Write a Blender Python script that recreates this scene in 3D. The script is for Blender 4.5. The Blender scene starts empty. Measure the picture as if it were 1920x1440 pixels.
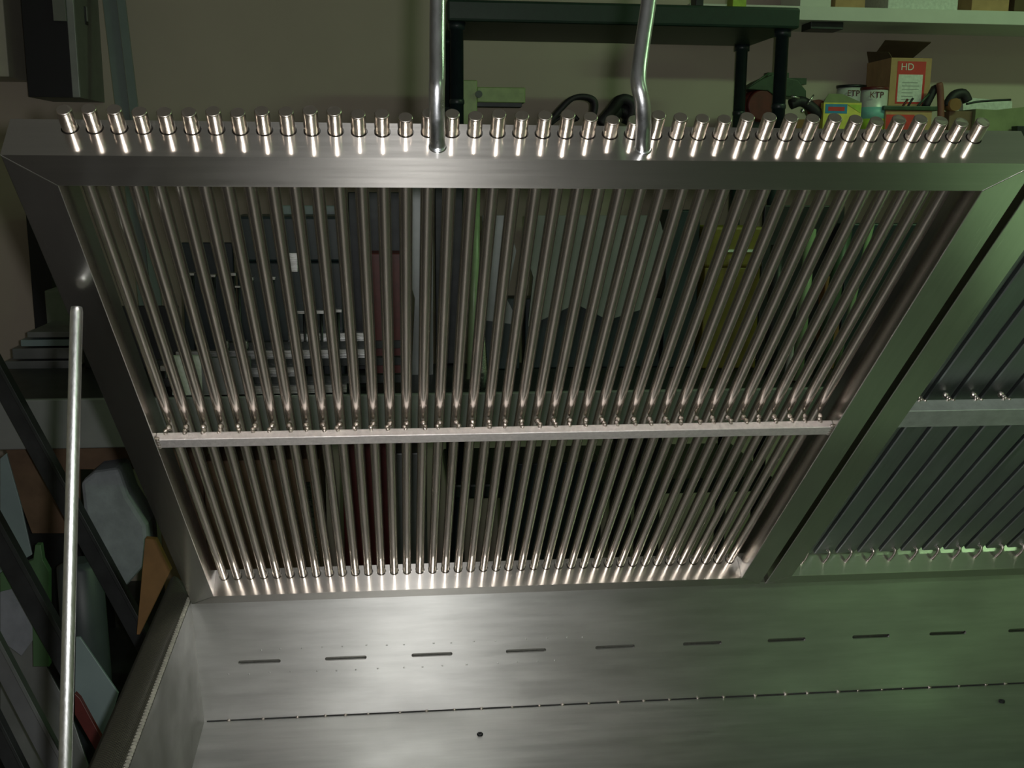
import bpy, bmesh, math, random
from mathutils import Vector, Matrix
random.seed(7)
sc = bpy.context.scene
C = sc.collection
H = 0.85                      # height of the hinge line above the workshop floor

# ------------------------------------------------------------------ camera
F = 1980.17
yaw, pit, rol = math.radians(6.2569), math.radians(11.2584), math.radians(0.4109)
CAM = Vector((0.3563, -1.7427, 0.7245 + H))
fwd = Vector((math.sin(yaw)*math.cos(pit), math.cos(yaw)*math.cos(pit), -math.sin(pit)))
rt = Vector((math.cos(yaw), -math.sin(yaw), 0)); up = rt.cross(fwd)
RX = rt*math.cos(rol) + up*math.sin(rol); UX = -rt*math.sin(rol) + up*math.cos(rol); BX = -fwd
cd = bpy.data.cameras.new('camera'); cam = bpy.data.objects.new('camera', cd); C.objects.link(cam)
cam.matrix_world = Matrix(((RX.x, UX.x, BX.x, CAM.x), (RX.y, UX.y, BX.y, CAM.y), (RX.z, UX.z, BX.z, CAM.z), (0, 0, 0, 1)))
cd.sensor_fit = 'HORIZONTAL'; cd.sensor_width = 36; cd.lens = 36*F/1920; cd.clip_start = .02
sc.camera = cam

# ------------------------------------------------------------------ colour management, world, light
sc.view_settings.view_transform = 'Standard'; sc.view_settings.look = 'None'
sc.view_settings.gamma = 1; sc.view_settings.use_curve_mapping = False
sc.view_settings.exposure = 0.0
sc.cycles.blur_glossy = 0.0
sc.cycles.max_bounces = 10; sc.cycles.glossy_bounces = 6
sc.cycles.sample_clamp_indirect = 150
w = bpy.data.worlds.new('world'); sc.world = w; w.use_nodes = True
w.node_tree.nodes['Background'].inputs[0].default_value = (.5, .6, .5, 1)
w.node_tree.nodes['Background'].inputs[1].default_value = 0.02

def lamp(name, kind, loc, energy, col, **k):
    d = bpy.data.lights.new(name, kind); d.energy = energy; d.color = col
    for a, b in k.items(): setattr(d, a, b)
    o = bpy.data.objects.new(name, d); C.objects.link(o); o.location = loc
    return o
# the camera's own flash, just beside and above the lens
lamp('flash_light', 'POINT', CAM + RX*.034 + UX*.010, 42, (1, .985, .97), shadow_soft_size=.011)
# fluorescent tubes of the workshop
def tube_light(x, y, e, col, ln=1.2):
    o = lamp('tube_light', 'AREA', (x, y, H+2.38), e, col, shape='RECTANGLE', size=ln, size_y=.16)
    return o
GREEN = (.58, 1.0, .48)
tube_light(3.1, 0.15, 26, GREEN)
tube_light(3.0, -2.8, 7.5, GREEN)

# ------------------------------------------------------------------ helpers
def at(u, v, Y):
    d = RX*(u-960) - UX*(v-720) - BX*F
    k = (Y-CAM.y)/d.y
    return CAM + d*k

def tag(o, label=None, cat=None, group=None, kind=None):
    if label: o['label'] = label
    if cat: o['category'] = cat
    if group: o['group'] = group
    if kind: o['kind'] = kind
    return o

def thing(name, label, cat, loc=(0, 0, 0), group=None, rot=(0, 0, 0)):
    o = bpy.data.objects.new(name, None); C.objects.link(o)
    o.location = loc; o.rotation_euler = rot; o.empty_display_size = .05
    return tag(o, label, cat, group)

def obj(name, bm, m, parent=None, bevel=0, seg=2, recalc=True):
    if recalc: bmesh.ops.recalc_face_normals(bm, faces=bm.faces)
    me = bpy.data.meshes.new(name); bm.to_mesh(me); bm.free()
    ms = m if isinstance(m, (list, tuple)) else [m]
    for q in ms: me.materials.append(q)
    o = bpy.data.objects.new(name, me); C.objects.link(o)
    if parent: o.parent = parent
    if bevel:
        b = o.modifiers.new('bevel', 'BEVEL'); b.width = bevel; b.segments = seg; b.limit_method = 'ANGLE'; b.angle_limit = math.radians(38)
    return o

def quadmesh(bm, vs, faces, mi=0):
    vv = [bm.verts.new(v) for v in vs]
    out = []
    for f in faces:
        fc = bm.faces.new([vv[i] for i in f]); fc.material_index = mi; out.append(fc)
    return out
HEX = [(0, 3, 2, 1), (4, 5, 6, 7), (0, 1, 5, 4), (1, 2, 6, 5), (2, 3, 7, 6), (3, 0, 4, 7)]
def hexa(bm, a, b, mi=0):           # a: four points of one end, b: four points of the other
    quadmesh(bm, list(a)+list(b), HEX, mi)
def box(bm, x0, x1, y0, y1, z0, z1, mi=0):
    hexa(bm, [(x0, y0, z0), (x1, y0, z0), (x1, y1, z0), (x0, y1, z0)], [(x0, y0, z1), (x1, y0, z1), (x1, y1, z1), (x0, y1, z1)], mi)
def frame_of(d):
    d = Vector(d).normalized(); a = Vector((0, 0, 1)) if abs(d.z) < .9 else Vector((1, 0, 0))
    s = d.cross(a).normalized(); t = s.cross(d).normalized()
    return d, s, t
def tube(bm, pts, rad, n=16, caps=True, mi=0, smooth=True):
    pts = [Vector(p) for p in pts]; rings = []
    if not isinstance(rad, (list, tuple)): rad = [rad]*len(pts)
    s = None
    for i, p in enumerate(pts):
        d = (pts[min(i+1, len(pts)-1)] - pts[max(i-1, 0)]).normalized()
        if s is None: _, s, t = frame_of(d)
        s = (s - d*s.dot(d)).normalized(); t = s.cross(d)
        rings.append([bm.verts.new(p + (s*math.cos(2*math.pi*k/n) + t*math.sin(2*math.pi*k/n))*rad[i]) for k in range(n)])
    for i in range(len(rings)-1):
        for k in range(n):
            f = bm.faces.new((rings[i][k], rings[i][(k+1) % n], rings[i+1][(k+1) % n], rings[i+1][k])); f.smooth = smooth; f.material_index = mi
    if caps:
        for r in (rings[0], rings[-1]):
            f = bm.faces.new(r); f.material_index = mi
def lathe(bm, c, prof, n=24, mi=0):   # prof: (radius, z) pairs around a vertical axis at c
    rings = [[bm.verts.new((c[0]+r*math.cos(2*math.pi*k/n), c[1]+r*math.sin(2*math.pi*k/n), c[2]+z)) for k in range(n)] for r, z in prof]
    for i in range(len(rings)-1):
        for k in range(n):
            f = bm.faces.new((rings[i][k], rings[i][(k+1) % n], rings[i+1][(k+1) % n], rings[i+1][k])); f.smooth = True; f.material_index = mi
    bm.faces.new(rings[0]); bm.faces.new(rings[-1])
def beam(bm, a, b, wd, th, side=None, mi=0):   # square bar between two points
    a, b = Vector(a), Vector(b); d, s, t = frame_of(b-a)
    if side is not None:
        s = Vector(side); s = (s-d*s.dot(d)).normalized(); t = s.cross(d)
    def r(p): return [p + s*x*wd/2 + t*y*th/2 for x, y in ((-1, -1), (1, -1), (1, 1), (-1, 1))]
    hexa(bm, r(a), r(b), mi)
def slab(bm, outline, offset, mi=0):    # closed outline (3D points) given a real thickness along offset
    a = [bm.verts.new(p) for p in outline]; b = [bm.verts.new(Vector(p)+Vector(offset)) for p in outline]
    n = len(a)
    bm.faces.new(a).material_index = mi; bm.faces.new(b[::-1]).material_index = mi
    for i in range(n):
        bm.faces.new((a[i], b[i], b[(i+1) % n], a[(i+1) % n])).material_index = mi
def holed_strip(bm, org, ax, ay, wd, cells, inset_y, rad, n=16, depth=None):
    """flat strip from org along ax, wide along ay, with a round hole centred in each (x0, x1, centre) cell"""
    org, ax, ay = Vector(org), Vector(ax), Vector(ay); nz = ax.cross(ay)
    for x0, x1, xc in cells:
        hole = []; outer = []
        for k in range(n):
            a = 2*math.pi*(k+.5)/n; cx, cy = math.cos(a), math.sin(a)
            hole.append((xc+rad*cx, inset_y+rad*cy))
            tx = ((x1-xc)/cx if cx > 0 else (x0-xc)/cx); ty = ((wd-inset_y)/cy if cy > 0 else -inset_y/cy)
            q = min(tx, ty); outer.append((xc+q*cx, inset_y+q*cy))
        vh = [bm.verts.new(org+ax*x+ay*y) for x, y in hole]; vo = [bm.verts.new(org+ax*x+ay*y) for x, y in outer]
        cv = {}
        for cx_, cy_ in ((x0, 0), (x1, 0), (x1, wd), (x0, wd)): cv[(cx_, cy_)] = bm.verts.new(org+ax*cx_+ay*cy_)
        def side(p):
            x, y = p
            return ('r' if abs(x-x1) < 1e-7 else 'l' if abs(x-x0) < 1e-7 else 't' if abs(y-wd) < 1e-7 else 'b')
        corner = {('r', 't'): (x1, wd), ('t', 'l'): (x0, wd), ('l', 'b'): (x0, 0), ('b', 'r'): (x1, 0)}
        for k in range(n):
            j = (k+1) % n; sk, sj = side(outer[k]), side(outer[j])
            if sk == sj: bm.faces.new((vh[k], vo[k], vo[j], vh[j]))
            elif (sk, sj) in corner: bm.faces.new((vh[k], vo[k], cv[corner[(sk, sj)]], vo[j], vh[j]))
            else: bm.faces.new((vh[k], vo[k], vo[j], vh[j]))
        for v in list(cv.values()):
            if not v.link_faces: bm.verts.remove(v)

# ------------------------------------------------------------------ materials
def nt(name):
    m = bpy.data.materials.new(name); m.use_nodes = True
    t = m.node_tree; return m, t, t.nodes['Principled BSDF']
def tex_coords(t, scale, kind='Object'):
    tc = t.nodes.new('ShaderNodeTexCoord'); mp = t.nodes.new('ShaderNodeMapping')
    mp.inputs['Scale'].default_value = scale; t.links.new(tc.outputs[kind], mp.inputs[0]); return mp.outputs[0]
def noise(t, vec, sc_, det=4, rough=.6):
    n = t.nodes.new('ShaderNodeTexNoise'); n.inputs['Scale'].default_value = sc_; n.inputs['Detail'].default_value = det
    n.inputs['Roughness'].default_value = rough; t.links.new(vec, n.inputs['Vector']); return n.outputs['Fac']
def ramp(t, fac, stops):
    r = t.nodes.new('ShaderNodeValToRGB'); e = r.color_ramp.elements
    while len(e) < len(stops): e.new(.5)
    for el, (p, c) in zip(e, stops): el.position = p; el.color = (c[0], c[1], c[2], 1)
    t.links.new(fac, r.inputs[0]); return r.outputs[0]
def mrange(t, fac, a, b, lo=.3, hi=.7):
    r = t.nodes.new('ShaderNodeMapRange'); r.inputs[1].default_value = lo; r.inputs[2].default_value = hi
    r.inputs[3].default_value = a; r.inputs[4].default_value = b; t.links.new(fac, r.inputs[0]); return r.outputs[0]
def brushed(name, col, r0, r1, aniso=.7, scale=(1, 40, 40), var=.12, bump=.15, grain='X', patch=0, metallic=1.0, rot=.25, sharp=None):
    """brushed metal, the grain running along world X (or along the piece for 'E')"""
    m, t, p = nt(name)
    p.inputs['Metallic'].default_value = metallic
    v = tex_coords(t, scale); f = noise(t, v, 6, 5, .65)
    c0 = [c*(1-var) for c in col]; c1 = [min(1, c*(1+var)) for c in col]
    colr = ramp(t, f, [(.25, c0), (.75, c1)])
    if patch:
        v2 = tex_coords(t, (1, 1.6, 1.6)); f2 = noise(t, v2, 3.2, 3, .55)
        mx = t.nodes.new('ShaderNodeMixRGB'); mx.blend_type = 'MULTIPLY'; mx.inputs[0].default_value = patch
        t.links.new(colr, mx.inputs[1]); t.links.new(ramp(t, f2, [(.3, (.55, .55, .55)), (.62, (1, 1, 1))]), mx.inputs[2]); colr = mx.outputs[0]
        ad = t.nodes.new('ShaderNodeMath'); ad.operation = 'ADD'
        t.links.new(mrange(t, f, r0, r1), ad.inputs[0]); t.links.new(mrange(t, f2, .10, -.06), ad.inputs[1]); rr = ad.outputs[0]
    else: rr = mrange(t, f, r0, r1)
    t.links.new(colr, p.inputs['Base Color']); t.links.new(rr, p.inputs['Roughness'])
    if aniso:
        p.inputs['Anisotropic'].default_value = aniso
        g = t.nodes.new('ShaderNodeVectorTransform'); g.vector_type = 'VECTOR'; g.convert_from = 'OBJECT'; g.convert_to = 'WORLD'
        g.inputs[0].default_value = (1, 0, 0) if grain == 'X' else (0, 1, 0)
        t.links.new(g.outputs[0], p.inputs['Tangent']); p.inputs['Anisotropic Rotation'].default_value = rot
    if bump:
        b = t.nodes.new('ShaderNodeBump'); b.inputs['Strength'].default_value = bump; b.inputs['Distance'].default_value = .0008
        t.links.new(f, b.inputs['Height']); t.links.new(b.outputs[0], p.inputs['Normal'])
    if sharp:      # polished skin over the brushing: part of the surface mirrors crisply
        p2 = t.nodes.new('ShaderNodeBsdfPrincipled'); p2.inputs['Metallic'].default_value = metallic
        t.links.new(colr, p2.inputs['Base Color']); p2.inputs['Roughness'].default_value = sharp[1]
        mxs = t.nodes.new('ShaderNodeMixShader'); mxs.inputs[0].default_value = sharp[0]
        t.links.new(p.outputs[0], mxs.inputs[1]); t.links.new(p2.outputs[0], mxs.inputs[2])
        t.links.new(mxs.outputs[0], t.nodes['Material Output'].inputs['Surface'])
    return m
def plain(name, col, rough=.6, metallic=0, var=.15, scale=8, bump=0, spec=.5):
    m, t, p = nt(name)
    f = noise(t, tex_coords(t, (1, 1, 1)), scale, 4, .6)
    t.links.new(ramp(t, f, [(.3, [c*(1-var) for c in col]), (.7, [min(1, c*(1+var)) for c in col])]), p.inputs['Base Color'])
    p.inputs['Roughness'].default_value = rough; p.inputs['Metallic'].default_value = metallic; p.inputs['Specular IOR Level'].default_value = spec
    if bump:
        b = t.nodes.new('ShaderNodeBump'); b.inputs['Strength'].default_value = bump; b.inputs['Distance'].default_value = .003
        t.links.new(f, b.inputs['Height']); t.links.new(b.outputs[0], p.inputs['Normal'])
    return m

STEEL = (.60, .58, .55)
M_rail = brushed('brushed_rail', STEEL, .33, .37, .97, (1.2, 30, 30), bump=.0, var=.05, sharp=(.30, .15))
M_side = brushed('brushed_side_rail', STEEL, .27, .32, .6, (30, 1.2, 30), grain='Y', bump=.0, var=.05, sharp=(.78, .18))
M_rod = brushed('ground_rod', (.50, .45, .40), .18, .18, .90, (20, 2, 20), bump=0, var=.02, grain='Y', sharp=(.26, .50))
M_bar = plain('dull_flat_bar', (.78, .73, .72), .48, .7, .10, 160, .25)
M_weld = plain('weld_metal', (.70, .62, .58), .28, 1, .25, 300, .3)
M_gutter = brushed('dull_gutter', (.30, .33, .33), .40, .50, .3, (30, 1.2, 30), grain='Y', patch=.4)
M_trough = brushed('trough_sheet', (.66, .66, .64), .37, .42, .85, (1, 9, 9), patch=.45, bump=.03)
M_tfloor = brushed('trough_floor_sheet', (.56, .57, .55), .38, .46, .8, (1, 9, 9), patch=.45, bump=.03)
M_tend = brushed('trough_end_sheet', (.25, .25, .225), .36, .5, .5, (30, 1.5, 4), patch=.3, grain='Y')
M_prop = brushed('prop_steel', (.86, .88, .88), .34, .42, 0, (60, 60, 3), bump=.2)
M_pipe = brushed('handle_steel', (.66, .68, .71), .26, .36, 0, (20, 20, 4), bump=.1)
M_seamshade = plain('seam_shade', (.02, .02, .02), .8)

M_mesh, t, p = nt('woven_strip')
v = tex_coords(t, (1, 1, 1)); wv = t.nodes.new('ShaderNodeTexBrick'); t.links.new(v, wv.inputs['Vector'])
wv.inputs['Scale'].default_value = 110; wv.inputs['Color1'].default_value = (.10, .10, .075, 1); wv.inputs['Color2'].default_value = (.14, .14, .10, 1)
wv.inputs['Mortar'].default_value = (.012, .012, .01, 1); wv.inputs['Mortar Size'].default_value = .06
t.links.new(wv.outputs['Color'], p.inputs['Base Color']); p.inputs['Roughness'].default_value = .42
b = t.nodes.new('ShaderNodeBump'); b.inputs['Strength'].default_value = .8; b.inputs['Distance'].default_value = .002
t.links.new(wv.outputs['Fac'], b.inputs['Height']); b.invert = True; t.links.new(b.outputs[0], p.inputs['Normal'])

M_wall = plain('painted_wall', (.47, .41, .34), .85, 0, .05, 1.6, .05)
M_ceiling = plain('ceiling_paint', (.35, .35, .33), .9, 0, .05, 2)
M_floor = plain('concrete', (.07, .068, .065), .7, 0, .25, 5, .2)
M_green_resin = plain('green_resin', (.006, .024, .014), .45, 0, .2, 40, .1)
M_black_resin = plain('dark_resin_post', (.014, .024, .026), .40, 0, .2, 40, .1)
M_white = plain('white_board', (.60, .62, .55), .6, 0, .06, 6)
M_black = plain('black_paint', (.004, .005, .008), .5, 0, .2, 20)
M_greycase = plain('grey_green_case', (.16, .17, .15), .5, 0, .1, 20)
M_cream = plain('cream_plastic', (.42, .40, .33), .6, 0, .05, 20)
M_glass = plain('pale_glass_strip', (.19, .24, .23), .25, 0, .06, 12)
M_card = plain('cardboard', (.42, .27, .13), .85, 0, .12, 25)
M_carddark = plain('cardboard_inside', (.10, .07, .035), .9, 0, .12, 25)
M_olivecard = plain('olive_carton', (.20, .23, .12), .85, 0, .15, 15)
M_red = plain('red_print', (.52, .035, .03), .6, 0, .12, 30)
M_darkred = plain('dark_red_paint', (.09, .010, .009), .45, 0, .25, 30)
M_paper = plain('white_print', (.62, .66, .60), .6, 0, .15, 90)
M_tin = plain('white_tin', (.60, .62, .60), .35, .1, .08, 20)
M_blue = plain('blue_print', (.03, .22, .40), .5, 0, .1, 30)
M_aqua = plain('aqua_print', (.20, .50, .47), .5, 0, .1, 30)
M_yellow = plain('yellow_print', (.62, .58, .10), .55, 0, .15, 30)
M_lime = plain('lime_print', (.34, .50, .05), .55, 0, .25, 30)
M_greenmetal = plain('green_enamel', (.22, .30, .12), .45, .1, .15, 30)
M_darkgreen = plain('dark_green_enamel', (.03, .06, .03), .45, 0, .3, 30)
M_rubber = plain('black_webbing', (.012, .011, .014), .6, 0, .2, 60)
M_bench = plain('bench_front_board', (.20, .205, .205), .6, 0, .12, 6)
M_wood = plain('brown_timber', (.16, .10, .06), .75, 0, .25, 12)
M_orange = plain('orange_board', (.22, .105, .035), .7, 0, .2, 12)
M_dark = plain('dark_steel', (.035, .038, .04), .45, .6, .3, 14)
M_scrap = plain('grey_sheet_steel', (.20, .21, .215), .42, .6, .2, 6)
M_sack = plain('pale_grey_sack', (.25, .27, .30), .75, 0, .2, 14, 1.0)
M_bluepanel = plain('pale_blue_panel', (.19, .25, .26), .4, 0, .08, 9)
M_teal = plain('dark_teal_box', (.012, .025, .03), .4, 0, .3, 14)
M_bright = brushed('bright_bar_stock', (.62, .63, .62), .22, .34, 0, (2, 40, 40))
M_ycase = plain('olive_yellow_case', (.15, .125, .012), .5, 0, .2, 20)
M_pgreen = plain('pale_green_plastic', (.22, .30, .17), .35, 0, .15, 20)
M_lampglow, t, p = nt('tube_glow')
p.inputs['Base Color'].default_value = (.8, .9, .8, 1); p.inputs['Emission Color'].default_value = (.62, 1, .55, 1); p.inputs['Emission Strength'].default_value = 4

# ------------------------------------------------------------------ room
X0, X1, Y0, Y1, ZT = -2.6, 4.6, -4.6, 2.3, 2.6+H
def struct(name, dims, m):
    bm = bmesh.new(); box(bm, *dims); return tag(obj(name, bm, m), kind='structure')
struct('floor', (X0-.1, X1+.1, Y0-.1, Y1+.1, -.1, 0), M_floor)
struct('wall_back', (X0-.1, X1+.1, Y1, Y1+.1, 0, ZT), M_wall)
struct('wall_left', (X0-.1, X0, Y0, Y1, 0, ZT), M_wall)
struct('wall_right', (X1, X1+.1, Y0, Y1, 0, ZT), M_wall)
struct('wall_front', (X0-.1, X1+.1, Y0-.1, Y0, 0, ZT), M_wall)
struct('ceiling', (X0-.1, X1+.1, Y0-.1, Y1+.1, ZT, ZT+.1), M_ceiling)
for x, y, lb in ((3.1, .15, 'long fluorescent ceiling light above the back wall shelves'), (3.0, -2.8, 'long fluorescent ceiling light to the right of the grill')):
    th_ = thing('ceiling_light', lb, 'ceiling light', (x, y, ZT), 'fluorescent ceiling lights')
    bm = bmesh.new(); box(bm, -.65, .65, -.09, .09, -.09, 0); obj('housing', bm, M_white, th_, .005)
    bm = bmesh.new(); tube(bm, [(-.6, -.04, -.115), (.6, -.04, -.115)], .014); tube(bm, [(-.6, .04, -.115), (.6, .04, -.115)], .014); obj('tube', bm, M_lampglow, th_)

# ------------------------------------------------------------------ the raised grates
TH = math.radians(45.77); L = 1.03; D = .048; MS, MT, MB = .0412, .039, .030
RC = .036                                    # depth of the rod centres behind the front face
def grate(x, label):
    o = thing('grill_grate', label, 'grill grate', (x, 0, H), 'raised grill grates')
    o.rotation_euler = (math.pi-TH, 0, 0)    # local x along the machine, y up the grate, z out of the face seen
    return o
def rails(g, cells):
    # mitred square tube rails; those that carry the rods have drilled faces
    def rail(name, quad, m, skip=None, strip=None):
        bm = bmesh.new(); a = [(q[0], q[1], 0) for q in quad]; b_ = [(q[0], q[1], -D) for q in quad]
        vs = a+b_
        faces = [(0, 1, 2, 3), (4, 7, 6, 5)] + [(i, i+4, (i+1) % 4+4, (i+1) % 4) for i in range(4)]
        if skip is not None: faces.pop(2+skip)
        quadmesh(bm, vs, faces)
        bmesh.ops.recalc_face_normals(bm, faces=bm.faces)
        if skip is not None and strip: strip(bm)
        return obj(name, bm, m, g, .0009, 2, recalc=(skip is None))
    W = 1.0
    def top_strip(bm):
        cs = [(0, cells[0][0], None)] if cells else []
        quadmesh(bm, [(0, L, -D), (cells[0][0], L, -D), (cells[0][0], L, 0), (0, L, 0)], [(0, 3, 2, 1)])
        quadmesh(bm, [(cells[-1][1], L, -D), (W, L, -D), (W, L, 0), (cells[-1][1], L, 0)], [(0, 3, 2, 1)])
        holed_strip(bm, (0, L, -D), (1, 0, 0), (0, 0, 1), D, cells, D-RC, .0083, 16)
        for f in bm.faces:
            f.normal_update()
            if f.calc_center_median().y > L-1e-5 and f.normal.y < 0: f.normal_flip()
    def bot_strip(bm):
        y = MB
        quadmesh(bm, [(MS, y, -D), (cells[0][0], y, -D), (cells[0][0], y, 0), (MS, y, 0)], [(0, 3, 2, 1)])
        quadmesh(bm, [(cells[-1][1], y, -D), (W-MS, y, -D), (W-MS, y, 0), (cells[-1][1], y, 0)], [(0, 3, 2, 1)])
        holed_strip(bm, (0, y, -D), (1, 0, 0), (0, 0, 1), D, cells, D-RC, .0083, 16)
        for f in bm.faces:
            f.normal_update()
            c = f.calc_center_median()
            if abs(c.y-y) < 1e-6 and f.normal.y < 0: f.normal_flip()
    tq = [(0, L), (MS, L-MT), (W-MS, L-MT), (W, L)]
    bq = [(0, 0), (W, 0), (W-MS, MB), (MS, MB)]
    rail('top_rail', tq, M_rail, 3 if cells else None, top_strip)
    rail('bottom_rail', bq, M_rail, 2 if cells else None, bot_strip)
    rail('side_rail', [(0, 0), (MS, MB), (MS, L-MT), (0, L)], M_side)
    rail('side_rail', [(W, 0), (W, L), (W-MS, L-MT), (W-MS, MB)], M_side)

g1 = grate(0, 'raised stainless steel grate of many close round rods, with two bent handle bars on top')
N = 41
xs = [.0555 + i*(.8885/(N-1)) for i in range(N)]
pt = xs[1]-xs[0]
cells = [(x-pt/2, x+pt/2, x) for x in xs]
rails(g1, cells)
for i, x in enumerate(xs):
    st = random.uniform(.0215, .0260)
    if i in (14, 23, 24): st = .019
    bm = bmesh.new(); r = .0071
    j = random.uniform(-.0006, .0006)
    tube(bm, [(x, .012, -RC), (x, .016, -RC), (x, .53, -RC), (x, L+st-.0016, -RC), (x, L+st-.0010, -RC), (x, L+st, -RC)], [r, r, r, r, r, r-.0008], 32)
    for f in bm.faces: f.smooth = len(f.verts) == 4
    obj('rod', bm, M_rod, g1)
# cross bar in front of the rods and its tack welds
bm = bmesh.new(); box(bm, MS, 1-MS, .5105, .530, -.014, -.002); bar1 = obj('cross_bar', bm, M_bar, g1, .0012)
def bead(cs, parent):
    bm = bmesh.new()
    for c, rr in cs: bmesh.ops.create_icosphere(bm, subdivisions=2, radius=rr, matrix=Matrix.Translation(c))
    obj('weld_bead', bm, M_weld, parent)
for x in xs:
    x_ = x+random.uniform(-.003, .003); rr = random.uniform(.0028, .0040)
    bead([((x_, .5295+random.uniform(-.0008, .001), -.0125), rr*.85), ((x_+random.uniform(-.0015, .0015), .5285, -.017), .0036), ((x, .5275, -.023), .0044)], bar1)
for x in (MS+.002, 1-MS-.002):
    bead([((x, y, -.004), .0034) for y in (.512, .518, .524, .530)], bar1)
# the handle bars that rise from the top rail
def to_local(P):
    P = Vector(P)-Vector((0, 0, H)); e = Vector((0, -math.cos(TH), math.sin(TH))); n = Vector((0, -math.sin(TH), -math.cos(TH)))
    return Vector((P.x, P.dot(e), P.dot(n)))
def smooth_path(ps, n=6):
    out = []; ps = [Vector(p) for p in ps]
    for i in range(len(ps)-1):
        p0, p1, p2, p3 = ps[max(i-1, 0)], ps[i], ps[i+1], ps[min(i+2, len(ps)-1)]
        for k in range(n):
            t_ = k/n; out.append(.5*((2*p1)+(-p0+p2)*t_+(2*p0-5*p1+4*p2-p3)*t_*t_+(-p0+3*p1-3*p2+p3)*t_**3))
    out.append(ps[-1]); return out
for pts in ([(820, 268, -.720), (819, 225, -.722), (819, 170, -.728), (820, 138, -.722), (820, 60, -.700), (821, -40, -.675), (822, -160, -.65)],
            [(1204, 277, -.722), (1207, 235, -.726), (1204, 190, -.734), (1197, 152, -.732), (1202, 100, -.715), (1214, 20, -.69), (1228, -80, -.665), (1240, -160, -.65)]):
    bm = bmesh.new(); P = smooth_path([at(*q) for q in pts[1:]])
    base = Vector((0, L-.002, 0)); d_ = at(pts[0][0], pts[0][1], 0)-CAM; l0, l1 = to_local(CAM), to_local(CAM+d_)
    base = l0+(l1-l0)*((L-.002-l0.y)/(l1.y-l0.y)); base.z = max(base.z-.004, -.016); Pl = [to_local(q) for q in P]
    Pl = smooth_path([base, (base+Pl[0])/2+Vector((0, 0, -.001))], 3) + Pl
    tube(bm, Pl, .0075, 20)
    h = obj('handle_bar', bm, M_pipe, g1)
    bm = bmesh.new(); c = base.copy(); c.y = L-.001
    tube(bm, [c, c+Vector((0, .003, 0))], [.0092, .0078], 20); obj('weld_collar', bm, M_pipe, h)

# second grate, with gutter bars
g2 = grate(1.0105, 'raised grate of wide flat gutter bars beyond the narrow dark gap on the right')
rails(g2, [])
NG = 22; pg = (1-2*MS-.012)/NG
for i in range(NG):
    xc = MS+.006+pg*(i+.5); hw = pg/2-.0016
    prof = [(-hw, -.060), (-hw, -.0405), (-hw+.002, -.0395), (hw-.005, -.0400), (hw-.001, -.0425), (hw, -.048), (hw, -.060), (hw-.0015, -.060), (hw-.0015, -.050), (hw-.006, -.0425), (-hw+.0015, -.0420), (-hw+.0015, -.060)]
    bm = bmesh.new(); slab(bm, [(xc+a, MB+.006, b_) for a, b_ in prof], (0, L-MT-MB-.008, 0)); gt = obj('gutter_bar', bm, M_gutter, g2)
    bm = bmesh.new(); path = smooth_path([(xc+.001, MB+.020, -.0410), (xc+.003, MB+.023, -.0335), (xc+.001, MB+.015, -.028), (xc-.001, MB+.006, -.026), (xc-.002, MB-.001, -.025)], 5)
    tube(bm, path, .0026, 10); obj('drip_pin', bm, M_weld, gt)
bm = bmesh.new(); box(bm, MS, 1-MS, .524, .566, -.022, -.003); bar2 = obj('cross_bar', bm, plain('green_grey_flat_bar', (.50, .54, .52), .50, .75, .12, 60, .2), g2, .0012)
for i in range(NG):
    xw = MS+.006+pg*(i+.5)
    bead([((xw-.004, .566, -.021), .0026), ((xw, .5655, -.023), .0030), ((xw+.005, .565, -.021), .0026), ((xw+.001, .561, -.028), .0040), ((xw+.001, .558, -.034), .0050)], bar2)

# ------------------------------------------------------------------ prop rod
bm = bmesh.new(); a = Vector((.0195, -.590, .583+H)); b_ = at(119, 1560, -.78)
tube(bm, [a, a+(b_-a)*.01, b_+(a-b_)*.01, b_], [.0056, .0064, .0064, .005], 24)
pr = obj('prop_rod', bm, M_prop); tag(pr, 'shiny straight steel rod propping up the left edge of the grate', 'prop rod')

# ------------------------------------------------------------------ trough of the charcoal grill
tr = thing('charcoal_grill', 'long stainless steel grill trough with slotted back panel below the raised grates', 'grill', (0, 0, H))
ZB = -.2277; YB = .016; XE = 2.6; YF = -1.03
sx = [.107, .257, .409, .578, .741, .904, 1.064, 1.227, 1.378] + [1.535+.157*k for k in range(6)]
bm = bmesh.new()
def slotted(bm, x0, x1, z0, z1, cx, cz, hw, hh, y):
    n = 6; hole = []
    for s, a0 in ((1, -90), (-1, 90)):
        for k in range(n+1):
            a = math.radians(a0+180*k/n); hole.append((cx+s*(hw-hh)+hh*math.cos(a), cz+hh*math.sin(a)))
    vh = [bm.verts.new((a, y, b)) for a, b in hole]; vi = [bm.verts.new((a, y+.004, b)) for a, b in hole]
    c = [bm.verts.new(q) for q in ((x1, y, z0), (x1, y, z1), (x0, y, z1), (x0, y, z0))]
    m = n+1
    bm.faces.new([c[0], c[1]]+vh[0:m][::-1]); bm.faces.new([c[2], c[3]]+vh[m:2*m][::-1])
    bm.faces.new([c[1], c[2], vh[m], vh[m-1]]); bm.faces.new([c[3], c[0], vh[0], vh[2*m-1]])
    for k in range(2*m): bm.faces.new((vh[k], vh[(k+1) % (2*m)], vi[(k+1) % (2*m)], vi[k]))
bounds = [-.008]+[(sx[i]+sx[i+1])/2 for i in range(len(sx)-1)]+[XE]
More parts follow.
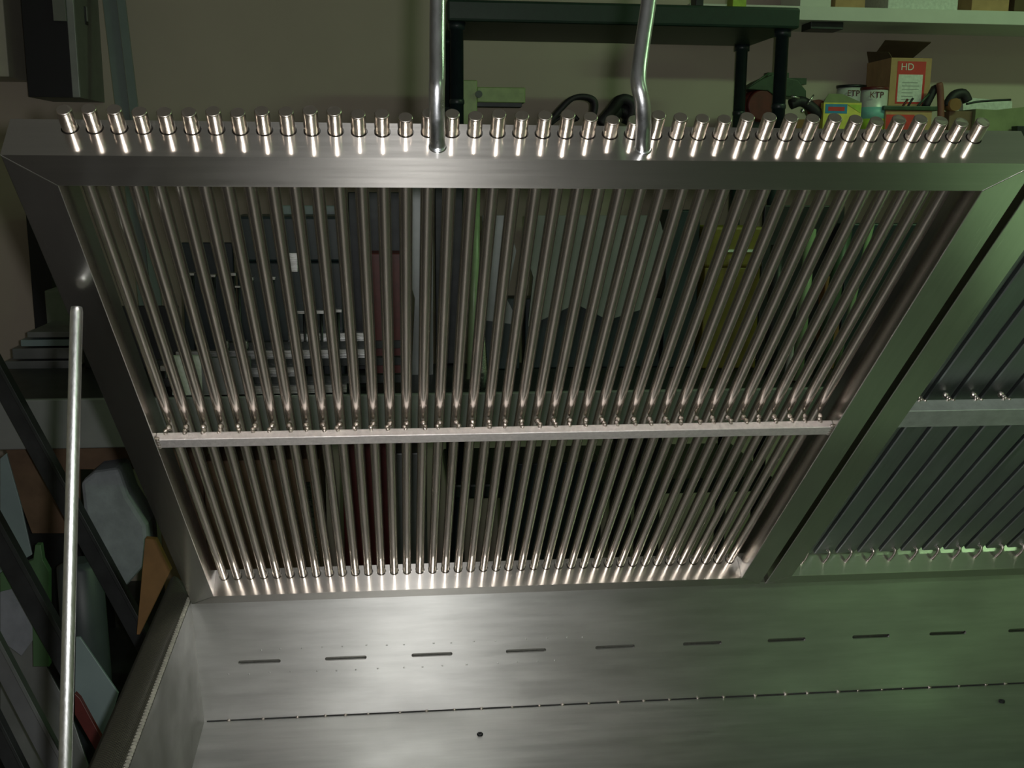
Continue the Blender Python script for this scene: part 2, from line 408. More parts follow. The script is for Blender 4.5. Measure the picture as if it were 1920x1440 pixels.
for i, x in enumerate(sx):
    x0, x1 = bounds[i], bounds[i+1]
    slotted(bm, x0, x1, -.165, -.07, x, -.118, .0365, .0036, YB)
    for za, zb in ((ZB, -.165), (-.07, -.003)): quadmesh(bm, [(x0, YB, za), (x1, YB, za), (x1, YB, zb), (x0, YB, zb)], [(0, 1, 2, 3)])
bmesh.ops.remove_doubles(bm, verts=bm.verts, dist=1e-6)
quadmesh(bm, [(0, YB, -.003), (XE, YB, -.003), (XE, YB+.12, -.003), (0, YB+.12, -.003)], [(0, 1, 2, 3)])
obj('back_panel', bm, M_trough, tr)
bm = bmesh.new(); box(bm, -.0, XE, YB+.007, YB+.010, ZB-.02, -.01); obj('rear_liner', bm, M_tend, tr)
# pan floor: nearly flat, ridge and fold shaped in to give a light band, dark before it
bm = bmesh.new()
pf = [(YB, ZB), (-.16, ZB), (-.195, ZB+.0015), (-.215, ZB+.002), (-.232, ZB-.002), (-.255, ZB-.010), (-.28, ZB-.020), (YF+.04, ZB-.10), (YF, ZB-.06)]
for i in range(len(pf)-1):
    quadmesh(bm, [(-.02, pf[i][0], pf[i][1]), (XE, pf[i][0], pf[i][1]), (XE, pf[i+1][0], pf[i+1][1]), (-.02, pf[i+1][0], pf[i+1][1])], [(0, 1, 2, 3)])
bmesh.ops.remove_doubles(bm, verts=bm.verts, dist=1e-6)
for f in bm.faces: f.smooth = True
o = obj('pan_floor', bm, M_tfloor, tr)
bm = bmesh.new(); box(bm, -.03, XE, YF-.02, YF, ZB-.15, -.02); obj('front_panel', bm, M_trough, tr, .003)
# left end panel, leaning a little outwards at the top
def lx(y, z):    # x of the inner face
    k = (z-ZB)/(-ZB); top = -.004+(.012-y)*.0426; bot = .0124+(.013-y)*.034
    return bot+(top-bot)*max(0, min(1, k))
bm = bmesh.new()
ys = [YB+.001, YF]
hexa(bm, [(lx(ys[0], ZB-.1), ys[0], ZB-.1), (lx(ys[1], ZB-.1), ys[1], ZB-.1), (lx(ys[1], 0), ys[1], 0), (lx(ys[0], 0), ys[0], 0)],
     [(lx(ys[0], ZB-.1)-.004, ys[0], ZB-.1), (lx(ys[1], ZB-.1)-.004, ys[1], ZB-.1), (lx(ys[1], 0)-.004, ys[1], 0), (lx(ys[0], 0)-.004, ys[0], 0)])
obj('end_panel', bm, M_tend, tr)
# patterned strip folded over the end, with a rolled bead along its inner edge
bm = bmesh.new()
def sp(y, k):   # across the strip
    xi = lx(y, 0); wd = .056; ang = k
    return (xi-.003-wd*k, y+.11*k, .004+.006*math.sin(math.pi*min(1, k*1.2)) - (.012 if k > .99 else 0))
NYS = 24
ysl = [YB-.004-(YB-YF)*i/NYS for i in range(NYS+1)]
ysl = [YB+.020]+ysl
ks = [0, .2, .4, .6, .8, 1.0]
grid = [[bm.verts.new(sp(y, k)) for k in ks] for y in ysl]
for i in range(len(ysl)-1):
    for j in range(len(ks)-1):
        f = bm.faces.new((grid[i][j], grid[i+1][j], grid[i+1][j+1], grid[i][j+1])); f.smooth = True
ms_ = obj('patterned_strip', bm, M_mesh, tr)
so = ms_.modifiers.new('s', 'SOLIDIFY'); so.thickness = .004; so.offset = -1
bm = bmesh.new()
y = YB
while y > YF+.01:
    bmesh.ops.create_icosphere(bm, subdivisions=1, radius=.0042, matrix=Matrix.Translation((lx(y, 0)-.003, y, .004)) @ Matrix.Diagonal((1, .75, .8, 1)))
    y -= .0085
obj('beaded_edge', bm, plain('bead_metal', (.48, .47, .40), .4, .4, .2, 60), tr)
bm = bmesh.new(); y0_, y1_ = YB+.10, YF-.01
hexa(bm, [(lx(y0_, 0)-.055, y0_, ZB-.15), (lx(y1_, 0)-.055, y1_, ZB-.15), (lx(y1_, 0)-.055, y1_, -.010), (lx(y0_, 0)-.055, y0_, -.010)], [(lx(y0_, 0)-.048, y0_, ZB-.15), (lx(y1_, 0)-.048, y1_, ZB-.15), (lx(y1_, 0)-.048, y1_, -.010), (lx(y0_, 0)-.048, y0_, -.010)]); obj('outer_skin', bm, M_dark, tr)
# corner of back and pan: dark bar painted in as shade, then weld beads
bm = bmesh.new(); beam(bm, (0.012, YB-.0008, ZB+.0012), (XE, YB-.0008, ZB+.0012), .0016, .0016)
obj('seam_shadow_gap', bm, M_seamshade, tr).name = 'seam_shade_line'
x = .05
while x < 2.3:
    bm = bmesh.new(); bmesh.ops.create_icosphere(bm, subdivisions=2, radius=random.uniform(.0018, .0032), matrix=Matrix.Translation((x, YB-.0015, ZB+.0015)) @ Matrix.Diagonal((1.3, .8, .9, 1)))
    x += random.uniform(.035, .062); obj('weld_bead', bm, M_weld, tr)
# pressed dimples around the first slots
bm = bmesh.new()
for c in sx[:4]:
    for k in range(4):
        for dz in (.022, -.022):
            bmesh.ops.create_icosphere(bm, subdivisions=2, radius=.0021, matrix=Matrix.Translation((c-.05+.036*k+random.uniform(-.006, .006)+.05*(dz > 0), YB+.0004, -.118+dz+random.uniform(-.001, .001))) @ Matrix.Diagonal((1, .35, 1, 1)))
obj('dimples', bm, M_trough, tr)
def floor_pt(u, v):
    d = RX*(u-960) - UX*(v-720) - BX*F; k = (ZB+H-CAM.z)/d.z; return CAM+d*k
for u, v in ((900, 1378), (1878, 1316)):
    q = floor_pt(u, v); bm = bmesh.new()
    lathe(bm, (q.x, q.y, ZB), [(.0055, 0), (.0055, .003), (.003, .003), (.003, .0012)], 6 if u < 1000 else 20); obj('bolt', bm, M_dark, tr)
for x, y in ((-.03, YB+.05), (-.03, YF+.05), (XE-.05, YB+.05), (XE-.05, YF+.05)):
    bm = bmesh.new(); box(bm, x-.03, x+.02, y-.025, y+.025, -H, ZB-.12); obj('leg', bm, M_dark, tr, .002)
bm = bmesh.new(); box(bm, -.075, XE, YF-.02, YB+.16, ZB-.155, ZB-.145); obj('underside', bm, M_dark, tr)

# ------------------------------------------------------------------ resin shelving unit at the back
YFr, YBk = 1.50, 1.96
def px(u, v, Y): return at(u, v, Y)
sl = px(838, 43, YFr); sr = px(1500, 50, YFr)
ztop = px(1100, 4, YFr).z; zbot = (px(860, 43, YFr).z+px(1480, 50, YFr).z)/2
un = thing('shelving_unit', 'dark green resin shelving unit with round posts against the back wall', 'shelving unit', (sl.x, YFr, 0))
wdt = sr.x-sl.x; dep = YBk-YFr
def shelf_bm(z0, z1):
    bm = bmesh.new(); box(bm, 0, wdt, 0, dep, z0, z1)
    return bm
obj('shelf', shelf_bm(zbot, ztop), M_green_resin, un, .008)
z2 = px(1100, 262, YFr).z
obj('shelf', shelf_bm(z2-.06, z2-.012), M_green_resin, un, .008)
obj('shelf', shelf_bm(.55, .60), M_green_resin, un, .008)
pr_ = .0205
for x in (px(858, 120, YFr).x-sl.x, px(1473, 120, YFr).x-sl.x):
    for y in (.04, dep-.03):
        bm = bmesh.new()
        lathe(bm, (x, y, 0), [(pr_*1.0, 0), (pr_, .55)]); lathe(bm, (x, y, 0), [(pr_, .60), (pr_, z2-.06)]); lathe(bm, (x, y, 0), [(pr_, z2-.012), (pr_*.97, zbot-.02), (pr_*1.25, zbot-.02), (pr_*1.25, zbot+.001)])
        ps = obj('post', bm, M_black_resin, un)
        bm = bmesh.new(); zc = z2+.10; lathe(bm, (x, y, zc), [(pr_*1.02, 0), (pr_*1.10, .004), (pr_*1.10, .012), (pr_*1.02, .016)]); obj('collar', bm, M_black_resin, ps)

# little things on the resin unit's top shelf edge
for u0, u1, m, lb in ((1303, 1318, M_dark, 'small dark block on the top of the green shelving, near its middle'), (1372, 1398, M_lime, 'small pale block on top of the green shelving, right of the dark block')):
    a = px(u0, 3, YFr+.06); b2 = px(u1, 3, YFr+.06)
    bm = bmesh.new(); box(bm, a.x, b2.x, YFr+.05, YFr+.11, ztop, ztop+.05); tag(obj('block', bm, m, None, .003), lb, 'block')

# pale green level / enamel channel standing on the unit's middle shelf
zs = z2-.012
a = px(866, 150, 1.62); b2 = px(895, 150, 1.62); c2 = px(986, 163, 1.62)
cl = thing('clamp_jaw', 'pale green enamelled metal block with a long arm on the green shelving', 'clamp', (a.x, 1.62, zs))
bm = bmesh.new(); box(bm, 0, b2.x-a.x, 0, .08, 0, a.z-zs); obj('block', bm, M_greenmetal, cl, .003)
bm = bmesh.new(); zz = px(940, 192, 1.62).z-zs; z3 = px(940, 163, 1.62).z-zs
box(bm, b2.x-a.x, c2.x-a.x, .01, .07, zz, z3); obj('arm', bm, M_greenmetal, cl, .003)
bm = bmesh.new(); box(bm, b2.x-a.x, c2.x-a.x-.01, .015, .065, zz-.012, zz); obj('rubber_face', bm, M_dark, cl)
bm = bmesh.new(); tube(bm, [(b2.x-a.x+.004, -.001, (zz+z3)/2), (b2.x-a.x+.004, -.01, (zz+z3)/2)], .011); obj('bolt', bm, M_darkgreen, cl)
# black webbing loops
def ribbon(bm, pts, wd, thk, Y):
    P = smooth_path([at(u, v, Y) for u, v in pts], 6); n = len(P); L_ = []
    for i, q in enumerate(P):
        d = (P[min(i+1, n-1)]-P[max(i-1, 0)]).normalized(); nn = Vector((-d.z, 0, d.x)).normalized()
        L_.append([bm.verts.new(c) for c in (q+nn*thk/2, q+nn*thk/2+Vector((0, wd, 0)), q-nn*thk/2+Vector((0, wd, 0)), q-nn*thk/2)])
    for i in range(n-1):
        for k in range(4): bm.faces.new((L_[i][k], L_[i][(k+1) % 4], L_[i+1][(k+1) % 4], L_[i+1][k])).smooth = True
    bm.faces.new(L_[0]); bm.faces.new(L_[-1])
bm = bmesh.new(); ribbon(bm, [(1030, 232), (1052, 205), (1075, 184), (1100, 181), (1116, 190), (1115, 212), (1104, 232)], .05, .016, 1.60)
ribbon(bm, [(1085, 225), (1070, 212), (1048, 222), (1030, 236)], .05, .010, 1.66)
tag(obj('webbing_strap', bm, M_rubber), 'black webbing strap curled in a wide open loop on the green shelving', 'strap', 'black straps on the green shelving')
bm = bmesh.new(); ribbon(bm, [(1128, 232), (1150, 206), (1166, 186), (1184, 190), (1190, 205), (1180, 232)], .06, .03, 1.60)
ribbon(bm, [(1146, 226), (1166, 206), (1180, 214)], .06, .03, 1.61)
tag(obj('webbing_strap', bm, M_rubber), 'black thick strap rolled up on the green shelving behind the right handle bar', 'strap', 'black straps on the green shelving')

# ------------------------------------------------------------------ wall shelves on the right
YW = 2.3
za, zb_ = px(1700, 16, 2.0).z, px(1700, 42, 2.0).z
xa, xb = px(1502, 30, 2.0).x, 3.6
bm = bmesh.new(); box(bm, xa-.4, xb, 2.0, YW, zb_, za)
tag(obj('wall_shelf', bm, M_white, None, .002), 'long white shelf board high on the back wall, upper one with the carton bottoms', 'shelf')
c_ = px(1545, 45, 2.06)
bm = bmesh.new(); box(bm, c_.x-.06, c_.x+.06, 2.03, 2.12, zb_-.025, zb_); tag(obj('shelf_bracket', bm, M_dark, None, .002), 'small dark bracket under the upper white shelf', 'bracket')
ZS = px(1650, 262, 2.0).z
bm = bmesh.new(); box(bm, px(1330, 240, 2.0).x, xb, 1.86, YW, ZS-.03, ZS)
tag(obj('wall_shelf', bm, M_white, None, .002), 'lower shelf board on the back wall holding paint cans and cartons', 'shelf')
# cartons whose bottoms show on the upper shelf
for u0, u1, m, lb in ((1500, 1558, M_white, 'white carton on the upper shelf, leftmost of the row'), (1566, 1622, M_card, 'brown carton on the upper shelf, right of the leftmost white one'),
                      (1665, 1796, M_paper, 'wide pale carton on the upper shelf, widest of the row'), (1822, 1892, M_card, 'brown carton on the upper shelf, right of the wide pale one'), (1902, 1990, M_carddark, 'dark brown carton on the upper shelf at the right edge')):
    a = px(u0, 10, 2.03); b2 = px(u1, 10, 2.03)
    t_ = thing('carton', lb, 'box', (a.x, 2.03, za), 'cartons on the upper shelf')
    bm = bmesh.new(); box(bm, 0, b2.x-a.x, 0, .2, 0, .18); obj('body', bm, m, t_, .002)
    bm = bmesh.new(); box(bm, .01, b2.x-a.x-.01, -.001, .0, .06, .12); obj('printed_band', bm, M_paper if m is not M_paper else M_blue, t_)

# ---- things on the lower shelf
def lettering(txt, loc, size, m, parent, rotz=0):
    cu = bpy.data.curves.new('lettering', 'FONT'); cu.body = txt; cu.size = size; cu.extrude = .0004; cu.align_x = 'CENTER'; cu.align_y = 'CENTER'
    tmp = bpy.data.objects.new('tmp', cu); C.objects.link(tmp); bpy.context.view_layer.update()
    me = bpy.data.meshes.new_from_object(tmp.evaluated_get(bpy.context.evaluated_depsgraph_get())); bpy.data.objects.remove(tmp)
    me.materials.clear(); me.materials.append(m)
    o = bpy.data.objects.new('lettering', me); C.objects.link(o); o.parent = parent; o.location = loc; o.rotation_euler = (math.pi/2, 0, rotz); return o
# tall open carton with the red and white label
YC = 2.03
a = px(1672, 108, YC); b2 = px(1748, 108, YC); bz = px(1700, 200, YC).z
ct = thing('carton', 'tall open brown carton with a red and white label on the lower shelf', 'box', (a.x, YC, bz))
wd = b2.x-a.x; hh = a.z-bz
bm = bmesh.new()
for q in ((0, wd, 0, .003), (0, wd, .197, .2), (0, .003, .003, .197), (wd-.003, wd, .003, .197)): box(bm, q[0], q[1], q[2], q[3], 0, hh)
box(bm, 0, wd, 0, .2, 0, .003); obj('body', bm, M_card, ct)
bm = bmesh.new(); slab(bm, [(0.003, .19, hh), (wd-.003, .19, hh), (wd+.022, .06, hh+.062), (.0, .06, hh+.065)], (0, .002, .003)); obj('flap', bm, M_carddark, ct)
bm = bmesh.new(); slab(bm, [(0.0, .0, hh), (0, .19, hh), (-.01, .19, hh+.04), (-.004, .02, hh+.02)], (.002, 0, .001)); obj('flap', bm, M_carddark, ct)
bm = bmesh.new(); box(bm, wd*.16, wd*.86, -.0012, 0, hh*.06, hh*.93); lb_ = obj('label', bm, M_red, ct)
bm = bmesh.new(); box(bm, wd*.20, wd*.80, -.0020, -.0012, hh*.10, hh*.66); obj('white_panel', bm, M_paper, lb_)
lettering('HD', (wd*.40, -.0022, hh*.81), .034, M_paper, lb_)
bm = bmesh.new()
for k in range(6):
    zz = hh*(.14+.07*k); box(bm, wd*.30, wd*(.55+.2*random.random()), -.0026, -.0020, zz, zz+.002)
obj('print_lines', bm, plain('grey_ink', (.25, .27, .25), .7), lb_)
# what the tall carton stands on: dark drill case and red carton
a = px(1655, 203, 1.98); b2 = px(1760, 203, 1.98)
bm = bmesh.new(); box(bm, a.x, b2.x, 1.97, 2.26, px(1700, 207, 1.98).z, bz-.001)
tag(obj('tray', bm, M_darkgreen, None, .003), 'thin dark green tray under the tall open carton', 'tray')
zt = px(1700, 207, 1.98).z-.001
rc = thing('carton', 'low carton with red printed front below the tall open carton', 'box', (px(1661, 210, 1.98).x, 1.98, ZS))
wr = px(1748, 210, 1.98).x-px(1661, 210, 1.98).x
bm = bmesh.new(); box(bm, 0, wr, 0, .24, 0, zt-ZS); obj('body', bm, M_card, rc, .002)
bm = bmesh.new(); box(bm, .002, wr*.62, -.001, 0, .006, zt-ZS-.014); obj('red_panel', bm, M_red, rc)
# small tools lying on it (pens)
for k, (u0, v0, u1, v1, m) in enumerate(((1690, 203, 1702, 186, M_darkred), (1700, 203, 1712, 184, M_rubber), (1716, 204, 1742, 176, M_darkgreen))):
    bm = bmesh.new(); q0, q1 = at(u0, v0, 1.975), at(u1, v1, 1.972); tube(bm, [q0, q1], .004, 10)
    tag(obj('screwdriver', bm, m), ('thin red', 'thin black', 'long dark green')[k]+' stick leaning on the front of the tall open carton', 'stick', 'sticks in front of the tall carton')
# two paint cans
def can(u0, u1, v_top, Y, lid, label, text, vb=None):
    a = px(u0, v_top, Y); b2 = px(u1, v_top, Y); r = (b2.x-a.x)/2; zt_ = a.z; z0 = ZS if vb is None else px(u0, vb, Y).z
    h = zt_-z0
    c = thing('paint_can', label, 'paint can', ((a.x+b2.x)/2, Y, z0), 'paint cans on the lower shelf')
    bm = bmesh.new(); lathe(bm, (0, 0, 0), [(r*.98, 0), (r*.98, h-.01)], 32); obj('body', bm, M_tin, c)
    bm = bmesh.new(); lathe(bm, (0, 0, 0), [(r, h-.010), (r*1.03, h-.008), (r*1.03, h), (r*.94, h), (r*.92, h-.004)], 32); obj('rim', bm, lid, c)
    bm = bmesh.new(); lathe(bm, (0, 0, 0), [(r*.99, h*.40), (r*.99, h*.62)], 32); obj('aqua_band', bm, M_aqua, c)
    bm = bmesh.new(); lathe(bm, (0, 0, 0), [(r*.99, .01), (r*.99, h*.40)], 32); obj('lime_band', bm, M_lime, c)
    lettering(text, (-r*.25, -r*1.01, h*.84), .030, M_darkred, c)
    return c
can(1571, 1622, 160, 2.19, M_dark, 'white paint can with dark rim, behind the yellow and blue carton', 'ETP')
can(1616, 1664, 164, 2.03, M_darkred, 'white paint can with red lid, beside the tall open carton', 'KTP')
# yellow and blue carton
a = px(1545, 192, 1.93); b2 = px(1616, 192, 1.93)
yc = thing('carton', 'small yellow and blue carton with raised lid in front of the paint cans', 'box', (a.x, 1.93, ZS))
wd = b2.x-a.x; hh = a.z-ZS
bm = bmesh.new(); box(bm, 0, wd, 0, .028, 0, hh); obj('body', bm, M_yellow, yc, .001)
bm = bmesh.new(); box(bm, .006, wd*.62, -.001, 0, hh*.70, hh*.96); bp = obj('blue_panel', bm, M_blue, yc)
bm = bmesh.new(); box(bm, wd*.12, wd*.55, -.0018, -.001, hh*.77, hh*.88); obj('red_stripe', bm, M_red, bp)
bm = bmesh.new(); slab(bm, [(wd*.62, -.001, hh*.95), (wd*.98, -.001, hh*.95), (wd*.98, -.001, hh*.72)], (0, -.0006, 0)); obj('green_flash', bm, M_lime, yc)
bm = bmesh.new(); slab(bm, [(0, 0, hh), (wd, 0, hh), (wd*.55, .026, hh+.030), (wd*.2, .026, hh+.030)], (0, .002, .002)); obj('lid', bm, M_olivecard, yc)
# bench grinder / reel on the left, red drum
gr = thing('cable_reel', 'dark red drum with green clamped top, half hidden by a shelving post', 'reel', (px(1430, 200, 2.04).x, 2.04, ZS))
def rel(u, v, Y, o): return at(u, v, Y)-Vector(o.location)
c0 = rel(1425, 198, 2.02, gr)
bm = bmesh.new(); tube(bm, [(c0.x, -.04, c0.z), (c0.x, .10, c0.z)], .058, 32); obj('drum', bm, M_darkred, gr)
bm = bmesh.new(); tube(bm, [(c0.x, -.046, c0.z), (c0.x, -.04, c0.z)], [.048, .058], 32); obj('drum_face', bm, M_darkred, gr)
bm = bmesh.new(); slab(bm, [rel(u, v, 1.99, gr) for u, v in ((1397, 167), (1425, 150), (1448, 140), (1496, 150), (1512, 170), (1512, 185), (1450, 178), (1440, 170))], (0, .10, 0)); obj('cover', bm, M_darkgreen, gr, .003)
bm = bmesh.new()
for u, v, ww, h_ in ((1448, 136, 40, 10), (1470, 146, 52, 10), (1482, 158, 30, 8)):
    q = rel(u, v, 2.0, gr); box(bm, q.x-.002, q.x+ww*.0019, 0, .04, q.z-h_*.0018, q.z+.004)
q = rel(1432, 145, 2.0, gr); tube(bm, [rel(1400, 166, 1.985, gr), rel(1442, 137, 1.985, gr)], .003, 8); obj('clamp_plates', bm, M_darkgreen, gr)
bm = bmesh.new(); box(bm, c0.x-.05, c0.x+.08, -.03, .09, 0, max(.012, c0.z-.045)); obj('base', bm, M_dark, gr)
# angle grinder like tool right of the post
tl = thing('angle_grinder', 'dark power tool with red body lying between the shelving post and the yellow carton', 'power tool', (px(1510, 200, 1.96).x, 1.96, ZS))
bm = bmesh.new(); P = [rel(u, v, 1.96, tl) for u, v in ((1482, 196), (1500, 190), (1515, 196), (1530, 208), (1545, 222))]
tube(bm, smooth_path(P, 4), .018, 16); obj('body', bm, M_rubber, tl)
bm = bmesh.new(); q = rel(1534, 204, 1.96, tl); tube(bm, [q, q+Vector((.0, .05, .0))], .032, 24); obj('guard', bm, M_darkred, tl)
bm = bmesh.new(); q0, q1 = rel(1483, 180, 1.93, tl), rel(1499, 184, 1.93, tl); tube(bm, [q0, q1], .0035, 10); q = rel(1505, 208, 1.93, tl); bmesh.ops.create_icosphere(bm, subdivisions=2, radius=.008, matrix=Matrix.Translation(q)); obj('switch', bm, M_bright, tl)
bm = bmesh.new(); tube(bm, [rel(1514, 196, 1.93, tl), rel(1526, 178, 1.93, tl)], .003, 8); obj('lever', bm, M_bright, tl)
bm = bmesh.new(); box(bm, px(1492, 225, 1.95).x-tl.location.x, px(1526, 225, 1.95).x-tl.location.x, -.02, .05, 0, rel(1500, 224, 1.95, tl).z); obj('stand', bm, M_orange, tl)
# right group
dm = thing('power_drill', 'dark and brown hand drill standing right of the tall carton', 'power tool', (px(1770, 215, 1.97).x, 1.97, ZS))
bm = bmesh.new(); tube(bm, smooth_path([rel(u, v, 1.97, dm) for u, v in ((1764, 240), (1764, 200), (1763, 170), (1761, 155))], 4), [.012]*12+[.008], 14); obj('handle', bm, plain('brown_red', (.20, .07, .05), .6), dm)
bm = bmesh.new(); tube(bm, smooth_path([rel(u, v, 1.99, dm) for u, v in ((1735, 200), (1745, 180), (1756, 160))], 3), [.014]*6+[.006], 12); obj('chuck', bm, M_rubber, dm)
bm = bmesh.new(); tube(bm, smooth_path([rel(u, v, 1.98, dm) for u, v in ((1775, 200), (1788, 180), (1806, 176), (1814, 190))], 4), .018, 14); obj('motor', bm, M_rubber, dm)
bm = bmesh.new(); q = rel(1792, 196, 1.95, dm); tube(bm, [q, q+Vector((0, .05, 0))], .022, 20); obj('disc', bm, M_orange, dm)
bm = bmesh.new(); box(bm, px(1778, 240, 1.97).x-dm.location.x, px(1822, 240, 1.97).x-dm.location.x, 0, .06, 0, rel(1790, 208, 1.97, dm).z); obj('base', bm, M_wood, dm, .003)
a = px(1806, 182, 2.15); bm = bmesh.new(); slab(bm, [at(u, v, 2.12) for u, v in ((1806, 182), (1898, 190), (1896, 240), (1806, 240))], (0, .03, 0))
tag(obj('paper_pad', bm, M_paper), 'pale sheet pad standing at the back of the lower shelf near its right end', 'pad')
bm = bmesh.new(); tube(bm, smooth_path([at(u, v, 2.05) for u, v in ((1812, 195), (1840, 190), (1895, 187))], 5), .004, 8)
tag(obj('dark_rod', bm, M_dark), 'thin dark rod lying across the pale pad on the lower shelf', 'rod')
bm = bmesh.new(); slab(bm, [at(u, v, 1.95) for u, v in ((1830, 204), (1870, 206), (1925, 200), (1960, 205), (1960, 268), (1824, 265))], (0, .14, 0))
tag(obj('carton', bm, M_olivecard, None, .002), 'olive green carton at the right end of the lower shelf', 'box')
bm = bmesh.new(); slab(bm, [at(u, v, 1.90) for u, v in ((1908, 236), (1960, 236), (1960, 268), (1908, 268))], (0, .04, 0))
tag(obj('carton', bm, M_dark, None, .002), 'small dark box in front of the olive green carton', 'box')

# ------------------------------------------------------------------ left end of the wall
Yc = 2.04
A_, B_, C2 = px(125, 60, Yc), px(40, 60, Yc), px(50, 180, Yc)
zb0 = px(90, 182, Yc).z
cb = thing('wall_cabinet', 'black fronted grey wall cabinet hanging at the top left', 'cabinet', (px(47, 100, Yc).x, Yc, zb0))
wd = px(130, 178, Yc).x-px(47, 178, Yc).x; hh = .75
# turned so that its right side is seen
bm = bmesh.new(); box(bm, 0, wd, 0, .012, 0, hh); obj('front_panel', bm, M_black, cb, .001)
bm = bmesh.new(); box(bm, wd, wd+.024, -.002, .012, 0, hh); obj('edge_trim', bm, plain('pale_edge', (.30, .32, .31), .4, .3), cb, .002)
sd = px(189, 165, YW).x-px(47, 178, Yc).x
bm = bmesh.new(); quad = [(0, .012, 0), (wd+.024, .012, 0), (sd, YW-Yc, .0), (0, YW-Yc, 0)]; slab(bm, quad, (0, 0, hh)); cs = obj('case', bm, M_greycase, cb)
# latch recess on the side
bm = bmesh.new(); f0 = Vector((wd+.024, .012, 0)); f1 = Vector((sd, YW-Yc, 0)); dd = (f1-f0).normalized(); nn_ = Vector((dd.y, -dd.x, 0))
zz = px(160, 12, 2.15).z-zb0; zz1 = px(160, 46, 2.15).z-zb0; m0 = f0+(f1-f0)*.42
bm = bmesh.new(); beam(bm, m0+Vector((0, 0, zz1))+nn_*.001, m0+Vector((0, 0, zz))+nn_*.001, .03, .004, side=dd); obj('latch', bm, M_dark, cs, .003)
bm = bmesh.new(); beam(bm, m0+Vector((0, 0, zz1+.01))+nn_*.004, m0+Vector((0, 0, zz))+nn_*.004, .012, .006, side=dd); obj('latch_lever', bm, M_greycase, cs, .002)
bm = bmesh.new(); q = px(105, 40, Yc); box(bm, px(101, 20, Yc).x-cb.location.x, wd, -.012, 0, q.z-zb0, hh); obj('upper_plate', bm, M_greycase, cb, .001)
a = px(-90, 145, 2.1); b2 = px(21, 145, 2.1)
bm = bmesh.new(); box(bm, a.x, b2.x, 2.08, YW, b2.z, b2.z+.5); sw = obj('junction_box', bm, M_cream, None, .004); tag(sw, 'cream wall box cut off by the left edge of the photo', 'box')
# two leaning strips
for (u0, u1, m, Y, lb) in (((192, 218), (272, 296), M_glass, 2.22, 'pale grey green strip leaning on the back wall, left of the pair'), ((219, 234), (297, 314), M_glass, 2.20, 'pale grey green strip leaning on the back wall, right of the pair')):
    bm = bmesh.new()
    Pt = [at(u0[0], -120+0, Y-.02), at(u0[1], -120, Y-.02), at(u1[1], 560, Y-.35), at(u1[0], 560, Y-.35)]
    # widen from the seen top edge; both strips run parallel
    Pt = [at(u0[0]-14, -120, Y-.02), at(u0[1]-14, -120, Y-.02), at(u1[1]-8, 600, Y-.35), at(u1[0]-8, 600, Y-.35)]
    slab(bm, Pt, (0, .012, 0)); tag(obj('leaning_strip', bm, m), lb, 'strip', 'leaning strips')

# ------------------------------------------------------------------ workbench behind the grates and what is on it
YBf, YBb = 1.0, 1.47
def S(Y): return 1.02+(Y-1.27)*.56
zbt = px(700, 742, YBf).z; zbb = px(700, 830, YBf).z
xl, xr = -1.55, 2.4
wb = thing('workbench', 'long workbench with pale front board seen through the grate rods', 'workbench', (xl, YBf, 0))
bm = bmesh.new(); box(bm, 0, xr-xl, .02, YBb-YBf, zbt-.05, zbt); obj('worktop', bm, M_dark, wb, .003)
bm = bmesh.new(); box(bm, 0, xr-xl, 0, .02, zbb, zbt+.002); obj('front_board', bm, M_bench, wb, .003)
bm = bmesh.new(); box(bm, 0, xr-xl, .05, YBb-YBf, .14, .17); obj('lower_shelf', bm, M_dark, wb)
for x in (.12, 1.3, 2.6, xr-xl-.12):
    for y in (.06, YBb-YBf-.06):
        bm = bmesh.new(); box(bm, x-.03, x+.03, y-.03, y+.03, 0, zbt-.05); obj('leg', bm, M_wood if x == 1.3 else M_dark, wb, .003)
def on_bench(name, u0, u1, vt, Y, m, lb, cat, d=.2, vb=None, bev=.003, group=None, base=None):
    Y = S(Y); d = d*.55
    a = px(u0, vt, Y); b2 = px(u1, vt, Y); z0 = zbt+.001 if vb is None else px(u0, vb, Y).z
    if base is not None: z0 = base
    bm = bmesh.new(); box(bm, a.x, b2.x, Y, Y+d, z0, a.z)
    return tag(obj(name, bm, m, None, bev), lb, cat, group)
def toolbox(u0, u1, vt, Y, m, lb, d=.2, cat='tool box', trim=None, name='tool_box'):
    Y = S(Y); d = d*.55
    a = px(u0, vt, Y); b2 = px(u1, vt, Y); wd = b2.x-a.x; hh = a.z-zbt-.001
    t_ = thing(name, lb, cat, (a.x, Y, zbt+.001))
    bm = bmesh.new(); box(bm, 0, wd, 0, d, 0, hh*.72); obj('body', bm, m, t_, .005)
    bm = bmesh.new(); box(bm, -.004, wd+.004, -.004, d+.004, hh*.72, hh); lid = obj('lid', bm, m, t_, .008)
    bm = bmesh.new(); box(bm, wd*.42, wd*.58, -.012, 0, hh*.66, hh*.78); obj('latch', bm, trim or M_bright, lid, .002)
    return t_
for u0, u1, v, m, lb in ((150, 333, 575, M_dark, 'wide low dark backing block added at the back of the bench behind the leftmost rods'), (338, 436, 455, M_teal, 'dark upright backing block added just left of the large machine case'),
                      (655, 752, 395, M_teal, 'dark upright backing block added just right of the large machine case'), (815, 868, 352, M_dark, 'tall narrow black backing block added behind the rods below the left handle bar'),
                      (1434, 1585, 385, M_dark, 'tall dark backing block added right of the olive yellow case')):
    on_bench('dark_backing', u0, u1, v, 2.04, m, lb, 'box', .04)  # added dark blocks that keep the gaps between the rods dark
toolbox(440, 640, 405, 1.72, M_teal, 'large dark teal machine case on the workbench behind the left rods', .28, 'case', name='machine_case')
